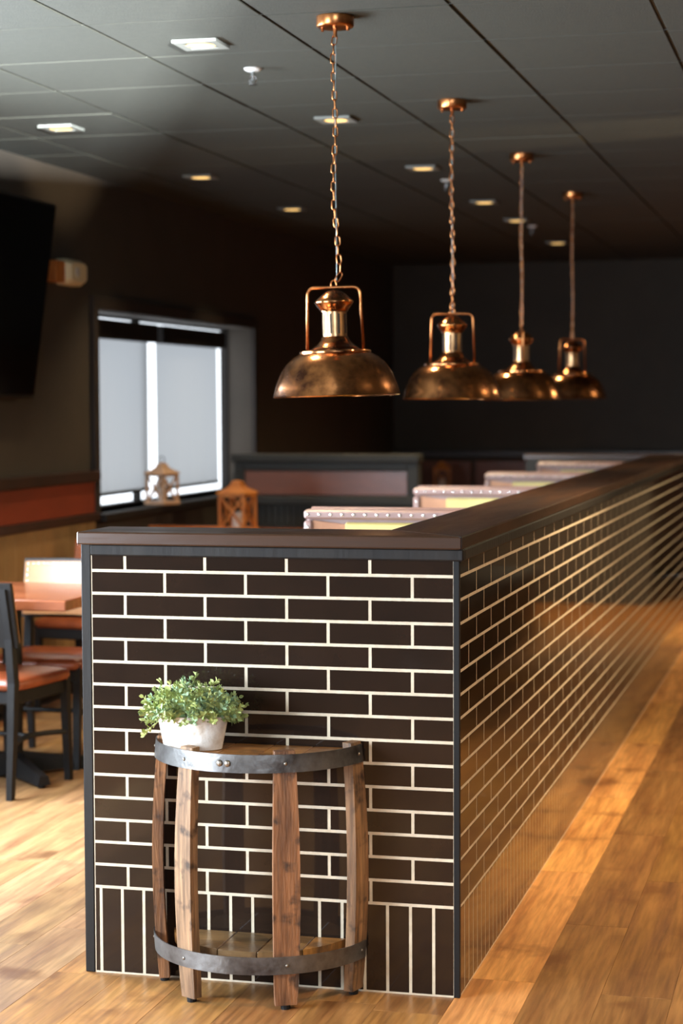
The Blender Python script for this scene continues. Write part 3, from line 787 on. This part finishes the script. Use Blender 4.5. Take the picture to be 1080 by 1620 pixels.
chair(-2.60, 5.74, R(0), M_orange, 'chair with orange back peeking over the partition cap below the window', M_orange, M_orange)

# ------------------------------------------------------------------ lanterns
def lantern(x, y, z, rz, m, label, s=1):
    e = tag(empty('lantern', (x, y, z), rz), label, 'lantern', 'wooden lattice lanterns'); e.scale = (s, s, s)
    h = .072
    obj('base', B(-h-.006, h+.006, -h-.006, h+.006, 0, .02, bev=.003), m, e)
    post = mesh('corner_post', B(-.007, .007, -.007, .007, .02, .175), m)
    for sx in (-1, 1):
        for sy in (-1, 1): link('corner_post', post, e, (sx*(h-.007), sy*(h-.007), 0))
    tr = bmesh.new()
    for q in ((-h, h, -h, -h+.014), (-h, h, h-.014, h), (-h, -h+.014, -h, h), (h-.014, h, -h, h)): box(tr, *q, .170, .186)
    obj('top_frame', tr, m, e)
    slat = bmesh.new(); L = math.hypot(.116, .15)
    lat = mesh('lattice_slat', B(-.005, .005, -.003, .003, -L/2, L/2), m)
    for k in range(4):
        for sg in (-1, 1):
            a = k*R(90); off = h-.008-(.003 if sg > 0 else 0)
            o = link('lattice_slat', lat, e, (off*math.sin(a), -off*math.cos(a), .096)); o.rotation_mode = 'ZYX'
            o.matrix_basis = Matrix.Translation((off*math.sin(a), -off*math.cos(a), .096)) @ Matrix.Rotation(a, 4, 'Z') @ Matrix.Rotation(sg*math.atan2(.116, .15), 4, 'Y')
    g = bmesh.new(); rg = []
    for k, zz in ((h+.008, .186), (h+.004, .194), (.045, .212), (.028, .228), (.022, .246), (.012, .252)):
        rg.append([g.verts.new((sx*k, sy*k, zz)) for sx, sy in ((-1,-1), (1,-1), (1,1), (-1,1))])
    for a, b in zip(rg, rg[1:]):
        for k in range(4): g.faces.new((a[k], a[(k+1) % 4], b[(k+1) % 4], b[k]))
    g.faces.new(rg[0]); g.faces.new(rg[-1]); obj('roof', g, m, e)
    obj('ring_handle', tube([(.020*math.cos(q), 0, .271+.020*math.sin(q)) for q in [2*math.pi*i/16 for i in range(16)]], .0025, 6, closed=True), M_black, e)
    obj('candle', lathe([(.0005,.02), (.026,.02), (.026,.095), (.0005,.097)], 16), M_pot, e)
    return e
lantern(-2.965, 6.10, .922, R(-20), M_lantw, 'pale wooden lattice lantern standing on the bright window sill', .98)
lantern(-2.54, 6.23, .76, R(-8), M_lant, 'orange wooden lattice lantern right of the window, above the partition cap', 1.2)
lantern(-2.44, 11.85, .76, R(10), M_lant, 'tiny far wooden lantern at the back wall')

# ------------------------------------------------------------------ television and emergency light on the left wall
tv = tag(empty('television', (XL+.09, 3.28, 1.545)), 'large black flat screen tilted down from the wall at the left edge', 'television')
T = Matrix.Rotation(R(8), 4, 'Y')
def tvo(nm, bm, m): bmesh.ops.transform(bm, matrix=T, verts=bm.verts); return obj(nm, bm, m, tv)
tvo('housing', B(-.05, 0, -.82, .82, 0, .95, bev=.006), M_black)
tvo('screen', B(0, .003, -.805, .805, .02, .935), M_screen)
obj('wall_bracket', B(-.09, .02, -.2, .2, .3, .6), M_black, tv)
em = tag(empty('emergency_light', (XL, 4.72, 2.13)), 'ivory plastic emergency light on the dark wall left of the window', 'emergency light')
g = bmesh.new(); sec = []
for xx, k, kz in ((0, 1, 1), (.05, 1, 1), (.085, .8, .72)): sec.append([g.verts.new((xx, .13*k*a, .07+.066*kz*b)) for a, b in ((-1,-.7), (-.75,-1), (.75,-1), (1,-.7), (1,.7), (.75,1), (-.75,1), (-1,.7))])
for a, b in zip(sec, sec[1:]):
    for k in range(8): g.faces.new((a[k], a[(k+1) % 8], b[(k+1) % 8], b[k]))
g.faces.new(sec[0]); g.faces.new(sec[-1]); obj('housing', g, M_plastic, em)
obj('lens', lathe([(.0005,.006), (.025,.005), (.028,0)], 16), M_white, em, loc=(.085, -.03, .07), rot=(0, R(90), 0))
obj('housing_side', B(0, .06, -.24, -.13, .01, .12, bev=.004), M_lant, em)  # added block standing for the housing's darker side
